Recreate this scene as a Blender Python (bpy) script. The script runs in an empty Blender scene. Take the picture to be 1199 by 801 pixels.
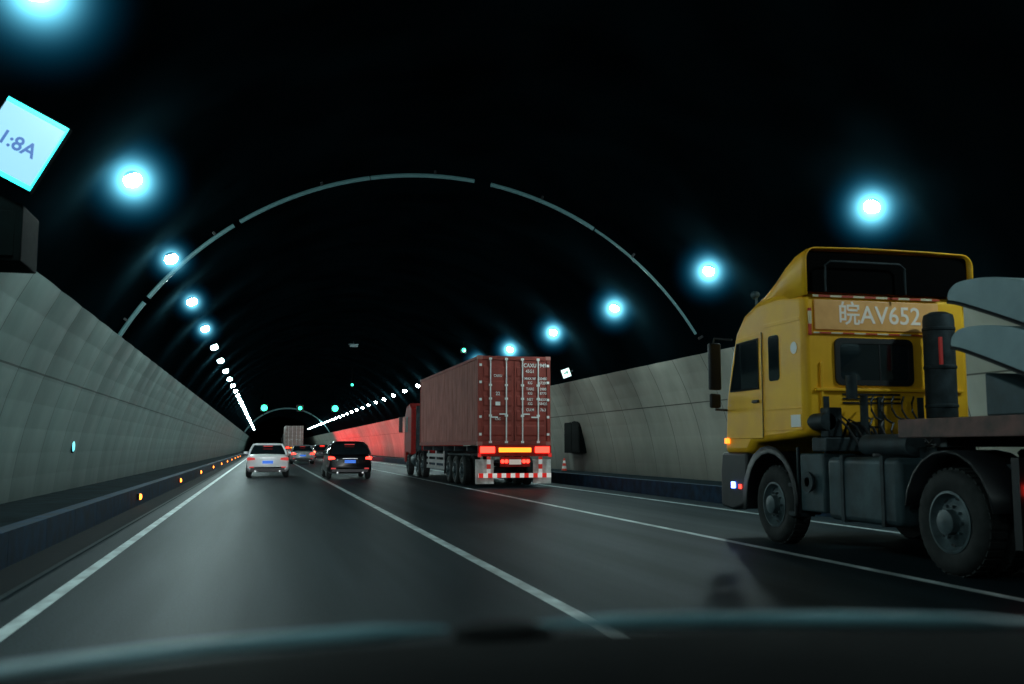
import bpy, bmesh, math, random
from mathutils import Vector, Matrix
random.seed(4)
SC=bpy.context.scene; COL=SC.collection
R=math.radians; PI=math.pi
CX,CZ=4.3,-0.4       # axis of the tunnel bore
# ------------------------------------------------------------------ materials
def nodes(name):
    m=bpy.data.materials.new(name); m.use_nodes=True
    nt=m.node_tree; b=nt.nodes['Principled BSDF']; return m,nt,b
def mat(name,col,rough=.5,metal=0,var=.25,scale=6,bump=0,coat=0,dirt=None,stretch=(1,1,1),rvar=.1,spec=.5):
    m,nt,b=nodes(name); N=nt.nodes; L=nt.links
    tc=N.new('ShaderNodeTexCoord'); mp=N.new('ShaderNodeMapping'); mp.inputs['Scale'].default_value=stretch
    L.new(tc.outputs['Object'],mp.inputs['Vector'])
    n=N.new('ShaderNodeTexNoise'); n.inputs['Scale'].default_value=scale; n.inputs['Detail'].default_value=5
    L.new(mp.outputs[0],n.inputs['Vector'])
    r=N.new('ShaderNodeValToRGB'); r.color_ramp.elements[0].position=.3; r.color_ramp.elements[1].position=.7
    c0=[c*(1-var) for c in col]; c1=[min(1,c*(1+var*.6)) for c in col]
    if dirt: c0=dirt
    r.color_ramp.elements[0].color=(*c0,1); r.color_ramp.elements[1].color=(*c1,1)
    L.new(n.outputs['Fac'],r.inputs['Fac']); L.new(r.outputs[0],b.inputs['Base Color'])
    mr=N.new('ShaderNodeMapRange'); mr.inputs['To Min'].default_value=max(.03,rough-rvar); mr.inputs['To Max'].default_value=min(1,rough+rvar)
    L.new(n.outputs['Fac'],mr.inputs['Value']); L.new(mr.outputs[0],b.inputs['Roughness'])
    b.inputs['Metallic'].default_value=metal; b.inputs['Coat Weight'].default_value=coat; b.inputs['Specular IOR Level'].default_value=spec
    if bump:
        n2=N.new('ShaderNodeTexNoise'); n2.inputs['Scale'].default_value=scale*8; L.new(tc.outputs['Object'],n2.inputs['Vector'])
        bp=N.new('ShaderNodeBump'); bp.inputs['Strength'].default_value=bump; bp.inputs['Distance'].default_value=.01
        L.new(n2.outputs['Fac'],bp.inputs['Height']); L.new(bp.outputs[0],b.inputs['Normal'])
    return m
def emi(name,col,s,base=(.3,.3,.3)):
    m,nt,b=nodes(name); b.inputs['Base Color'].default_value=(*base,1)
    b.inputs['Emission Color'].default_value=(*col,1); b.inputs['Emission Strength'].default_value=s
    return m
def bands(name,c1,c2,pitch,axis=0,glow=0.0):
    m,nt,b=nodes(name); N=nt.nodes; L=nt.links
    tc=N.new('ShaderNodeTexCoord'); sp=N.new('ShaderNodeSeparateXYZ'); L.new(tc.outputs['Object'],sp.inputs[0])
    a=N.new('ShaderNodeMath'); a.operation='MULTIPLY'; a.inputs[1].default_value=1/pitch; L.new(sp.outputs[axis],a.inputs[0])
    f=N.new('ShaderNodeMath'); f.operation='FLOORED_MODULO'; f.inputs[1].default_value=1; L.new(a.outputs[0],f.inputs[0])
    g=N.new('ShaderNodeMath'); g.operation='GREATER_THAN'; g.inputs[1].default_value=.5; L.new(f.outputs[0],g.inputs[0])
    mx=N.new('ShaderNodeMix'); mx.data_type='RGBA'; mx.inputs[6].default_value=(*c1,1); mx.inputs[7].default_value=(*c2,1)
    L.new(g.outputs[0],mx.inputs[0]); L.new(mx.outputs[2],b.inputs['Base Color'])
    if glow:
        L.new(mx.outputs[2],b.inputs['Emission Color']); b.inputs['Emission Strength'].default_value=glow
    b.inputs['Roughness'].default_value=.4
    return m

def wall_mat(name,ca,cb_):
    m,nt,b=nodes(name); N=nt.nodes; L=nt.links
    tc=N.new('ShaderNodeTexCoord'); sp=N.new('ShaderNodeSeparateXYZ'); L.new(tc.outputs['Object'],sp.inputs[0])
    def M(op,a,v=None):
        q=N.new('ShaderNodeMath'); q.operation=op; L.new(a,q.inputs[0])
        if v is not None:
            if isinstance(v,(int,float)): q.inputs[1].default_value=v
            else: L.new(v,q.inputs[1])
        return q.outputs[0]
    yy=M('MULTIPLY',sp.outputs[1],.5)
    fr=M('FLOORED_MODULO',yy,1.0)
    d=M('ABSOLUTE',M('SUBTRACT',fr,.5))
    jv=M('GREATER_THAN',d,.492)
    dz=M('ABSOLUTE',M('SUBTRACT',sp.outputs[2],2.62))
    jh=M('LESS_THAN',dz,.016)
    j=M('MAXIMUM',jv,jh)
    fl=M('FLOOR',yy)
    hz=M('GREATER_THAN',sp.outputs[2],2.62)
    cb=N.new('ShaderNodeCombineXYZ'); L.new(fl,cb.inputs[0]); L.new(hz,cb.inputs[1])
    wn=N.new('ShaderNodeTexWhiteNoise'); L.new(cb.outputs[0],wn.inputs['Vector'])
    mp=N.new('ShaderNodeMapping'); mp.inputs['Scale'].default_value=(1,.9,.35); L.new(tc.outputs['Object'],mp.inputs[0])
    n=N.new('ShaderNodeTexNoise'); n.inputs['Scale'].default_value=1.5; n.inputs['Detail'].default_value=5; L.new(mp.outputs[0],n.inputs['Vector'])
    r=N.new('ShaderNodeValToRGB'); r.color_ramp.elements[0].position=.25; r.color_ramp.elements[1].position=.75
    r.color_ramp.elements[0].color=(*ca,1); r.color_ramp.elements[1].color=(*cb_,1)
    L.new(n.outputs['Fac'],r.inputs['Fac'])
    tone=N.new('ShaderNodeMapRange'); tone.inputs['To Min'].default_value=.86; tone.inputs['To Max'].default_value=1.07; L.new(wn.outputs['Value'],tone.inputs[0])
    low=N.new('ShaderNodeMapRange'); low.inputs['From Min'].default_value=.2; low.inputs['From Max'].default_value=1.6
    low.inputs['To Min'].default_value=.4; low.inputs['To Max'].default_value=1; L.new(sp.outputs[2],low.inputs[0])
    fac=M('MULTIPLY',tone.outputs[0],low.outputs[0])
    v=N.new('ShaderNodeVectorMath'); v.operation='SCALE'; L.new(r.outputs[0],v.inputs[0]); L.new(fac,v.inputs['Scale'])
    mx=N.new('ShaderNodeMix'); mx.data_type='RGBA'; mx.inputs[7].default_value=(*[c*.35 for c in ca],1)
    L.new(j,mx.inputs[0]); L.new(v.outputs[0],mx.inputs[6]); L.new(mx.outputs[2],b.inputs['Base Color'])
    b.inputs['Roughness'].default_value=.6; b.inputs['Specular IOR Level'].default_value=.25
    return m
def road_mat():
    m,nt,b=nodes('asphalt'); N=nt.nodes; L=nt.links
    tc=N.new('ShaderNodeTexCoord')
    mp=N.new('ShaderNodeMapping'); mp.inputs['Scale'].default_value=(1.1,.05,1); L.new(tc.outputs['Object'],mp.inputs[0])
    n=N.new('ShaderNodeTexNoise'); n.inputs['Scale'].default_value=1.3; n.inputs['Detail'].default_value=7; L.new(mp.outputs[0],n.inputs['Vector'])
    n2=N.new('ShaderNodeTexNoise'); n2.inputs['Scale'].default_value=45; n2.inputs['Detail'].default_value=5; L.new(tc.outputs['Object'],n2.inputs['Vector'])
    r=N.new('ShaderNodeValToRGB'); r.color_ramp.elements[0].position=.3; r.color_ramp.elements[1].position=.7
    r.color_ramp.elements[0].color=(.0048,.0105,.0135,1); r.color_ramp.elements[1].color=(.0115,.0225,.0275,1)
    L.new(n.outputs['Fac'],r.inputs['Fac'])
    r2=N.new('ShaderNodeMapRange'); r2.inputs['From Min'].default_value=.3; r2.inputs['From Max'].default_value=.7; r2.inputs['To Min'].default_value=.4; r2.inputs['To Max'].default_value=1.6; L.new(n2.outputs['Fac'],r2.inputs[0])
    v=N.new('ShaderNodeVectorMath'); v.operation='SCALE'; L.new(r.outputs[0],v.inputs[0]); L.new(r2.outputs[0],v.inputs['Scale'])
    L.new(v.outputs[0],b.inputs['Base Color']); b.inputs['Specular IOR Level'].default_value=.06
    b.inputs['Specular Tint'].default_value=(.35,.8,1,1)
    rr=N.new('ShaderNodeMapRange'); rr.inputs['To Min'].default_value=.64; rr.inputs['To Max'].default_value=.48; L.new(n.outputs['Fac'],rr.inputs[0]); L.new(rr.outputs[0],b.inputs['Roughness'])
    bp=N.new('ShaderNodeBump'); bp.inputs['Strength'].default_value=.4; bp.inputs['Distance'].default_value=.006
    L.new(n2.outputs['Fac'],bp.inputs['Height']); L.new(bp.outputs[0],b.inputs['Normal'])
    return m
def halo_mat(rad):  # emission fading with radius, imitates the glow round a bright lamp
    m=bpy.data.materials.new('lamp_halo_glow'); m.use_nodes=True; nt=m.node_tree; N=nt.nodes; L=nt.links; N.clear()
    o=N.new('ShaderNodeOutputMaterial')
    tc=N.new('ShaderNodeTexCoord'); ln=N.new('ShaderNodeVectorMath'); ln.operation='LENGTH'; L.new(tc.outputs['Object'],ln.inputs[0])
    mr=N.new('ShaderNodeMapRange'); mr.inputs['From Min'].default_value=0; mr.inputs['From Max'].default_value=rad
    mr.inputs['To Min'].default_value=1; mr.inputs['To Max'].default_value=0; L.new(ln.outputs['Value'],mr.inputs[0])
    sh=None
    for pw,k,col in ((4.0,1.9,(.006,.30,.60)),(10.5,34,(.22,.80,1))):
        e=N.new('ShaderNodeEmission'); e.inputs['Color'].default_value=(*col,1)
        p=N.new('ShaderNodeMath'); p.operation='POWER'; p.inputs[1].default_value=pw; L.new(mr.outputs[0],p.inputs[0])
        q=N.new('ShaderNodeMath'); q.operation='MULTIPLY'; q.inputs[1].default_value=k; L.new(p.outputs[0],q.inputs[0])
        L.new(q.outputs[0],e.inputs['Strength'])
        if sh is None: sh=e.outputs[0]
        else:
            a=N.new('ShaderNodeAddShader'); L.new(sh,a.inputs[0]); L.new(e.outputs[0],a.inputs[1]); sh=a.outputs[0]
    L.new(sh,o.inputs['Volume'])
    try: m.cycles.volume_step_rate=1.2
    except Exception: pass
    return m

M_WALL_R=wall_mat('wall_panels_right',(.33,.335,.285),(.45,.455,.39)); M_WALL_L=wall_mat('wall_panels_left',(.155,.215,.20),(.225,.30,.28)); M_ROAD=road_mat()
M_LINING=mat('lining_soot',(.0010,.0030,.0040),1,var=.6,scale=.5,spec=0,rvar=0)
M_KERB=mat('kerb_blue',(.010,.040,.080),.7,var=.5,scale=3,dirt=(.005,.014,.026),spec=.15)
M_WALK=mat('walkway_concrete',(.010,.019,.023),1,var=.5,scale=2,spec=.03,rvar=.02)
M_PAINT=mat('road_paint',(.48,.56,.56),.5,var=.45,scale=5,dirt=(.20,.24,.25),stretch=(1,.4,1))
M_GUT=mat('gutter',(.004,.007,.009),.8,var=.5,spec=.06)
M_BLACK=mat('black_plastic',(.006,.007,.009),.5,var=.3)
M_DASH=mat('dash_soft',(.0010,.0012,.0014),.85,var=.3,spec=.04)
M_RUB=mat('rubber',(.010,.012,.012),.75,var=.4,scale=9,dirt=(.022,.025,.025),spec=.25)
M_STEEL=mat('chassis_steel',(.024,.036,.042),.6,.2,var=.7,scale=5,bump=.2,spec=.25)
M_TANK=mat('tank_grey',(.045,.075,.085),.5,.15,var=.5,scale=3,dirt=(.020,.032,.038),spec=.3,bump=.1)
M_RIM=mat('rim_steel',(.07,.10,.11),.5,.2,var=.5,scale=8)
M_SILVER=mat('silver',(.5,.52,.52),.35,.8,var=.2)
M_YEL=mat('cab_yellow',(1.0,.50,.012),.48,0,var=.1,scale=2.2,coat=0,dirt=(.88,.41,.011),spec=.4)
M_YEL2=mat('cab_panel_orange',(1.0,.47,.15),.4,0,var=.12)
M_RED=mat('cab_red',(.30,.012,.010),.6,var=.3,spec=.2)
M_CONT=mat('container_oxide',(.40,.17,.145),.65,var=.3,scale=2.5,bump=.1,dirt=(.29,.115,.098),stretch=(1,1,.4),spec=.15)
M_CONTD=mat('container_door',(.29,.056,.044),.65,var=.25,scale=3,dirt=(.20,.042,.034),stretch=(1,1,.4),spec=.15)
M_CONT2=mat('container_grey',(.38,.28,.26),.55,var=.3,scale=2)
M_WHITE=mat('white_paint',(.90,.91,.92),.35,var=.03,coat=.3)
M_LETTER=mat('white_letter',(.86,.84,.82),.5,var=.06)
M_NUM=emi('cab_number_white',(1,.8,.7),.06,(.84,.78,.70))
M_FLAP=mat('mudflap_white',(.7,.7,.68),.6,var=.3,dirt=(.4,.38,.36),scale=4)
M_GLASS=mat('dark_glass',(.008,.014,.017),.06,var=.2,rvar=.02)
M_BLKP=mat('black_car_paint',(.003,.004,.005),.3,var=.2,coat=.3,spec=.3)
M_SILP=mat('silver_car_paint',(.35,.38,.4),.3,.4,var=.15,coat=.6)
M_GREYP=mat('grey_car_paint',(.06,.065,.07),.3,.3,var=.2,coat=.4)
M_BLUEPL=emi('plate_blue',(.05,.25,1),.5,(.02,.1,.6))
M_REDWHITE=bands('red_white_tape',(.80,.02,.015),(.85,.80,.75),.30,0,.4)
M_TAPE=bands('cab_tape',(.55,.06,.02),(.75,.62,.4),.34,0,0)
M_REDWHITEV=bands('red_white_tape_vertical',(.75,.03,.02),(.85,.83,.8),.30,2,.15)
M_TAPEV=bands('cab_tape_vertical',(.6,.05,.02),(.75,.62,.4),.34,2,0)
M_TAIL=emi('tail_red',(1,.035,.02),5,(.5,.01,.01))
M_TAILHOT=emi('tail_red_bright',(1,.06,.03),18,(.5,.01,.01))
M_TAILDIM=emi('tail_red_dim',(1,.04,.03),.4,(.4,.01,.01))
M_AMBER=emi('amber_lamp',(1,.22,.02),9,(.7,.3,.05))
M_YLED=emi('yellow_led_board',(1,.34,.02),1.7,(.6,.35,.05))
M_LAMP=emi('lamp_glass_glow',(.74,1,.99),440,(.8,.8,.8))
M_GREEN=emi('green_signal',(.02,1,.45),6)
M_CYAN=emi('cyan_marker',(.15,.8,.9),1.6)
M_SIGN=emi('sign_face',(.34,.74,1),1.0,(.02,.03,.04))
M_SIGNE=emi('sign_edge',(.02,.90,.95),3.2,(.02,.05,.05))
M_SIGNT=emi('sign_text',(.06,.24,.75),.6,(.01,.01,.03))
M_WSIGN=emi('white_sign',(.7,1,.95),1.8)
M_PLATE=emi('rear_plate',(1,.8,.7),.25,(.6,.5,.45))
M_ARCH=emi('arch_band',(.20,.55,.58),.035,(.08,.16,.17))
M_SLAB=mat('pale_slab',(.30,.40,.42),.75,var=.25,scale=1.5,dirt=(.20,.28,.30),spec=.2,bump=.15)
M_RUSTB=mat('rust_beam',(.14,.065,.055),.65,var=.5,scale=6,dirt=(.05,.032,.028))
M_REFLECT=mat('reflection_teal',(.12,.26,.30),.45,var=.6,scale=3,rvar=.2)  # pale teal that imitates reflected lamp light
M_CONE=bands('cone_bands',(.8,.06,.03),(.8,.8,.78),.22,2,.03)
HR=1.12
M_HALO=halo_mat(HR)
M_CABINET=mat('cabinet_dark',(.0012,.003,.003),.8,var=.4,spec=.04)

# ------------------------------------------------------------------ mesh builder
class MB:
    def __init__(s): s.v=[]; s.f=[]
    def add(s,vs,fs):
        o=len(s.v); s.v+= [tuple(v) for v in vs]; s.f+=[tuple(i+o for i in f) for f in fs]; return s
    def box(s,x0,x1,y0,y1,z0,z1):
        return s.add([(x0,y0,z0),(x1,y0,z0),(x1,y1,z0),(x0,y1,z0),(x0,y0,z1),(x1,y0,z1),(x1,y1,z1),(x0,y1,z1)],
            [(0,3,2,1),(4,5,6,7),(0,1,5,4),(1,2,6,5),(2,3,7,6),(3,0,4,7)])
    def prism(s,pts,a,b,axis='x'):
        n=len(pts)
        f={'x':lambda p,t:(t,p[0],p[1]),'y':lambda p,t:(p[0],t,p[1]),'z':lambda p,t:(p[0],p[1],t)}[axis]
        vs=[f(p,a) for p in pts]+[f(p,b) for p in pts]
        fs=[tuple(range(n))[::-1],tuple(range(n,2*n))]+[(i,(i+1)%n,n+(i+1)%n,n+i) for i in range(n)]
        return s.add(vs,fs)
    def lathe(s,prof,c=(0,0,0),axis='x',n=32,cap=True):
        vs=[];fs=[]; m=len(prof)
        for k in range(n):
            a=2*PI*k/n
            for r,t in prof:
                p={'x':(t,r*math.cos(a),r*math.sin(a)),'y':(r*math.cos(a),t,r*math.sin(a)),'z':(r*math.cos(a),r*math.sin(a),t)}[axis]
                vs.append((p[0]+c[0],p[1]+c[1],p[2]+c[2]))
        for k in range(n):
            k2=(k+1)%n
            for i in range(m-1): fs.append((k*m+i,k2*m+i,k2*m+i+1,k*m+i+1))
        if cap:
            if prof[0][0]>1e-6: fs.append(tuple(k*m for k in range(n)))
            if prof[-1][0]>1e-6: fs.append(tuple(k*m+m-1 for k in range(n))[::-1])
        return s.add(vs,fs)
    def cyl(s,c,r,h,axis='z',n=20): return s.lathe([(r,0),(r,h)],c,axis,n)
    def tube(s,pts,r,n=8,close=False):
        P=[Vector(p) for p in pts]; vs=[];fs=[]; m=len(P); up=Vector((.13,.31,.94)).normalized()
        for i,p in enumerate(P):
            d=(P[min(i+1,m-1)]-P[max(i-1,0)])
            if close: d=P[(i+1)%m]-P[(i-1)%m]
            d.normalize(); a=d.cross(up)
            if a.length<.05: a=d.cross(Vector((1,0,0)))
            a.normalize(); b=d.cross(a)
            for k in range(n):
                t=2*PI*k/n; vs.append(p+a*r*math.cos(t)+b*r*math.sin(t))
        for i in range(m if close else m-1):
            j=(i+1)%m
            for k in range(n): fs.append((i*n+k,i*n+(k+1)%n,j*n+(k+1)%n,j*n+k))
        if not close: fs+= [tuple(range(n))[::-1],tuple(range((m-1)*n,m*n))]
        return s.add(vs,fs)
    def loft(s,loops,cap=True,close=True):
        n=len(loops[0]); vs=[v for l in loops for v in l]; fs=[]
        for i in range(len(loops)-1):
            for k in range(n if close else n-1):
                k2=(k+1)%n; fs.append((i*n+k,i*n+k2,(i+1)*n+k2,(i+1)*n+k))
        if cap: fs+= [tuple(range(n))[::-1],tuple(range((len(loops)-1)*n,len(loops)*n))]
        return s.add(vs,fs)
    def build(s,name,m,parent=None,bevel=0,smooth=False,solid=0,loc=None,rot=None,label=None):
        me=bpy.data.meshes.new(name); me.from_pydata(s.v,[],s.f); me.update()
        bm=bmesh.new(); bm.from_mesh(me)
        if solid==0: bmesh.ops.recalc_face_normals(bm,faces=bm.faces)
        bm.to_mesh(me); bm.free()
        if smooth or bevel:
            for p in me.polygons: p.use_smooth=True
            try: me.set_sharp_from_angle(angle=R(38))
            except Exception: pass
        me.materials.append(m)
        o=bpy.data.objects.new(name,me); COL.objects.link(o)
        if solid:
            md=o.modifiers.new('s','SOLIDIFY'); md.thickness=solid
        if bevel:
            md=o.modifiers.new('b','BEVEL'); md.width=bevel; md.segments=3; md.limit_method='ANGLE'; md.angle_limit=R(30)
        if parent is not None: o.parent=parent
        if loc: o.location=loc
        if rot: o.rotation_euler=rot
        if label: o['label']=label
        return o
def tag(o,label,cat,group=None):
    o['label']=label; o['category']=cat
    if group: o['group']=group
    return o
def thing(name,label,cat,loc=(0,0,0),rot=(0,0,0),group=None):
    o=bpy.data.objects.new(name,None); o.empty_display_size=.3; COL.objects.link(o); o.location=loc; o.rotation_euler=rot
    return tag(o,label,cat,group)
def struct(o): o['kind']='structure'; return o
def text(name,s,size,m,parent,loc,rot=(R(90),0,0),align='CENTER',sx=1,ext=.002,off=.012):
    cu=bpy.data.curves.new(name,'FONT'); cu.body=s; cu.size=size; cu.align_x=align; cu.align_y='CENTER'; cu.extrude=ext; cu.resolution_u=3
    cu.offset=size*off
    t=bpy.data.objects.new('tmp_text',cu); COL.objects.link(t); bpy.context.view_layer.update()
    dg=bpy.context.evaluated_depsgraph_get(); me=bpy.data.meshes.new_from_object(t.evaluated_get(dg))
    bpy.data.objects.remove(t)
    me.materials.clear(); me.materials.append(m)
    o=bpy.data.objects.new(name,me); COL.objects.link(o); o.parent=parent; o.location=loc; o.rotation_euler=rot; o.scale=(sx,1,1)
    return o
def rrect(x0,x1,z0,z1,r,n=4):
    out=[]
    for cx,cz,a0 in ((x1-r,z1-r,0),(x0+r,z1-r,90),(x0+r,z0+r,180),(x1-r,z0+r,270)):
        for k in range(n+1):
            a=R(a0+90*k/n); out.append((cx+r*math.cos(a),cz+r*math.sin(a)))
    return out

# ------------------------------------------------------------------ setting
Y0,Y1=-14,420
g=MB(); g.add([(-6,Y0,0),(15,Y0,0),(15,Y1,0),(-6,Y1,0)],[(0,1,2,3)]); struct(g.build('road',M_ROAD))
def line(x,w,name='lane_line',z=.004,m=M_PAINT):
    b=MB(); vs=[];fs=[]; n=140
    for i in range(n+1):
        y=Y0+(Y1-Y0)*i/n; vs+=[(x-w/2,y,z),(x+w/2,y,z)]
        if i<n: fs.append((2*i,2*i+1,2*i+3,2*i+2))
    b.add(vs,fs); return struct(b.build(name,m))
line(-1.73,.125); line(2.41,.135); line(6.31,.13); line(9.40,.13)
line(-2.43,.46,'gutter',.004,M_GUT)
line(-2.12,.03,'gutter_edge',.008,M_WALK)
for side,xs in ((-1,(-2.88,-2.66)),(1,(10.3,10.52))):
    k=MB()
    for i in range(0,217):
        y=Y0+2*i; k.box(xs[0],xs[1],y+.006,y+1.994,0,.39)
    struct(k.build('kerb',M_KERB))
struct(MB().box(-4.9,-2.882,Y0,Y1,.0,.30).build('walkway_left',M_WALK))
struct(MB().box(10.522,13.5,Y0,Y1,.0,.30).build('walkway_right',M_WALK))
def wall(side,name,m_w):
    b=MB(); rows=9; sub=5; r0=8.8; vs=[]; fs=[]
    zs=[.28+(3.92-.28)*i/(rows-1) for i in range(rows)]
    ny=int((Y1-Y0)/2)*sub+1
    for j in range(ny):
        y=Y0+2*j/sub; t=(j%sub)/sub; bl=.016*math.sin(PI*t)
        for z in zs:
            rr=r0-bl; x=math.sqrt(rr*rr-(z-CZ)**2); vs.append((CX+side*x,y,z))
        rr=9.05; vs.append((CX+side*math.sqrt(rr*rr-(3.93-CZ)**2),y,3.93))
    m=rows+1
    for j in range(ny-1):
        for i in range(m-1): fs.append((j*m+i,j*m+i+1,(j+1)*m+i+1,(j+1)*m+i))
    b.add(vs,fs); return struct(b.build(name,m_w))
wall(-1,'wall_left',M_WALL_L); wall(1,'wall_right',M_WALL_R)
b=MB(); vs=[];fs=[]; n=40; ring=[(CX+9.1*math.cos(R(-3+186*i/n)),CZ+9.1*math.sin(R(-3+186*i/n))) for i in range(n+1)]
ys=[Y0+(Y1-Y0)*j/40 for j in range(41)]
for y in ys: vs+=[(x,y,z) for x,z in ring]
m_=n+1
for j in range(40):
    for i in range(n): fs.append((j*m_+i,j*m_+i+1,(j+1)*m_+i+1,(j+1)*m_+i))
fs.append(tuple(range(40*m_,41*m_)))
b.add(vs,fs); struct(b.build('tunnel_lining',M_LINING,smooth=True))

# ------------------------------------------------------------------ tunnel lamps
proto=thing('tunnel_lamp','','lamp')
MB().lathe([(.0,.12),(.07,.11),(.10,.09),(.11,.06),(.11,.04)],axis='z',n=18,cap=False).build('housing',M_DASH,proto,smooth=True)
MB().lathe([(.105,.05),(.13,.02),(.14,-.03),(.125,-.085),(.075,-.12),(.0,-.135)],axis='z',n=16,cap=False).build('lamp_glass',M_LAMP,proto,smooth=True)
pchildren=list(proto.children)
halo_mb=MB(); halo_mb.lathe([(HR*math.sin(PI*i/10),-HR*math.cos(PI*i/10)) for i in range(11)],axis='z',n=16,cap=False)  # glowing ball added round the nearer lamps to imitate their halo
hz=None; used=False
for side,x,z,ys_,rot in ((-1,-2.1,5.5,[-4.1+6.8*i for i in range(38)],R(-20)),(1,10.55,5.63,[8.7+6.8*i for i in range(36)],R(20))):
    for y in ys_:
        if not used: o=proto; used=True
        else:
            o=proto.copy(); COL.objects.link(o)
            for ch in pchildren:
                c=ch.copy(); c.parent=o; COL.objects.link(c)
        o.location=(x,y,z); o.rotation_euler=(0,rot,0)
        sd='left' if side<0 else 'right'
        tag(o,'round glowing white lamp in the row along the %s side of the tunnel vault'%sd,'lamp','lamps in the %s row of the tunnel vault'%sd)
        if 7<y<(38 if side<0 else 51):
            if hz is None: hz=h=halo_mb.build('halo_glow',M_HALO,o,smooth=True)
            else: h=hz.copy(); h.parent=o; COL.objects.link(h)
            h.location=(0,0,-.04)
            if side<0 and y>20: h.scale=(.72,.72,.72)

# kerb marker lamps
mp=thing('kerb_marker','','marker lamp')
MB().box(-.05,.0,-.10,.10,-.06,.08).build('housing',M_BLACK,mp,bevel=.01)
MB().lathe([(0,.045),(.05,.035),(.066,.001)],(0,0,.01),'x',16,cap=False).build('lens',M_AMBER,mp,smooth=True)
mch=list(mp.children)
for i in range(10):
    o=mp if i==0 else mp.copy()
    if i:
        COL.objects.link(o)
        for ch in mch: c=ch.copy(); c.parent=o; COL.objects.link(c)
    o.location=(-2.60,23.5+ i*11.2,.20); tag(o,'small glowing orange marker on the face of the left kerb','marker lamp','orange markers along the left kerb')

# ------------------------------------------------------------------ arches
def arch(y,r,tr,label,segs):
    root=thing('light_arch',label,'arch',(CX,y,CZ))
    for a0,a1 in segs:
        pts=[(r*math.cos(R(a0+(a1-a0)*k/20)),0,r*math.sin(R(a0+(a1-a0)*k/20))) for k in range(21)]
        MB().tube(pts,tr if a1>60 else tr*.7,10).build('arch_segment',M_ARCH,root,smooth=True)
    for k in range(7):
        a=R(32+k*19.3)
        MB().box(-.03,.03,-.04,.04,.0,.15).build('hanger',M_BLACK,root,loc=(r*math.cos(a),0,r*math.sin(a)),rot=(0,PI/2-a,0))
    return root
arch(25.9,8.95,.056,'large pale pipe arch spanning the vault above the nearer lanes',[(33,59.6),(59.9,80),(83,101),(101.2,124),(125.2,143),(144,151)])
arch(186,8.7,.13,'distant thin pale arch spanning the vault far down the tunnel',[(30,60),(61,119),(120,150)])

# ------------------------------------------------------------------ wheels
def wheel(parent,x,y,r,w,side,car=False,mr=M_RIM):
    s=side
    rr=r*.58 if not car else r*.68
    prof=[(rr,-.02),(rr+.03,0),(r-.06,.0),(r-.02,-.03),(r,-.06),(r,-w+.06),(r-.03,-w+.01),(rr,-w)]
    prof=[(a,t*s) for a,t in prof]
    t=MB().lathe(prof,axis='x',n=36,cap=False)
    if not car:
        for k in range(36):
            a=2*PI*k/36
            d=.012
            p=[]
            for rad in (r-.02,r+d):
                for da in (-.055,.055):
                    p.append((rad*math.cos(a+da),rad*math.sin(a+da)))
            x0,x1=-.05*s,-(w-.05)*s
            t.add([(x0,*p[0]),(x0,*p[1]),(x0,*p[3]),(x0,*p[2]),(x1,*p[0]),(x1,*p[1]),(x1,*p[3]),(x1,*p[2])],[(0,1,2,3),(7,6,5,4),(0,4,5,1),(1,5,6,2),(2,6,7,3),(3,7,4,0)])
    wo=t.build('wheel',M_RUB,parent,smooth=True,loc=(x,y,r))
    if car:
        rm=MB().lathe([(rr,-.01*s),(rr-.02,-.01*s),(rr-.03,-.05*s),(rr-.04,-.1*s)],axis='x',n=24,cap=False)
        rm.lathe([(0,-.02*s),(.05,-.02*s),(.06,-.05*s)],axis='x',n=12,cap=False)
        for k in range(5):
            a=2*PI*k/5; d=Vector((0,math.cos(a),math.sin(a))); q=Vector((0,-math.sin(a),math.cos(a)))
            vs=[]
            for xx in (-.02*s,-.06*s):
                for t_,h in ((.04,.03),(rr-.02,.045)):
                    for sg in (-1,1): v=d*t_+q*h*sg; vs.append((xx,v.y,v.z))
            rm.add(vs,[(0,1,3,2),(4,6,7,5),(0,2,6,4),(1,5,7,3),(2,3,7,6),(0,4,5,1)])
        rm.build('rim',M_SILVER,wo,smooth=True)
    else:
        h=MB().lathe([(rr+.005,-.005*s),(rr-.02,-.0*s),(rr-.035,-.05*s),(rr*.78,-.09*s),(rr*.62,-.05*s),(rr*.5,-.03*s),(rr*.42,-.03*s),(rr*.40,.05*s),(rr*.25,.07*s),(0,.075*s)],axis='x',n=32,cap=False)
        for k in range(10):
            a=2*PI*k/10; h.cyl((-.04*s,rr*.53*math.cos(a),rr*.53*math.sin(a)),.016,.04*s,'x',6)
        h.build('rim',mr,wo,smooth=True)
        h=MB()
        for k in range(8):
            a=2*PI*k/8+.2; h.cyl((-.10*s,rr*.8*math.cos(a),rr*.8*math.sin(a)),.032,.024*s,'x',10)
        h.build('hand_hole',M_BLACK,wo)
    return wo

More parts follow.
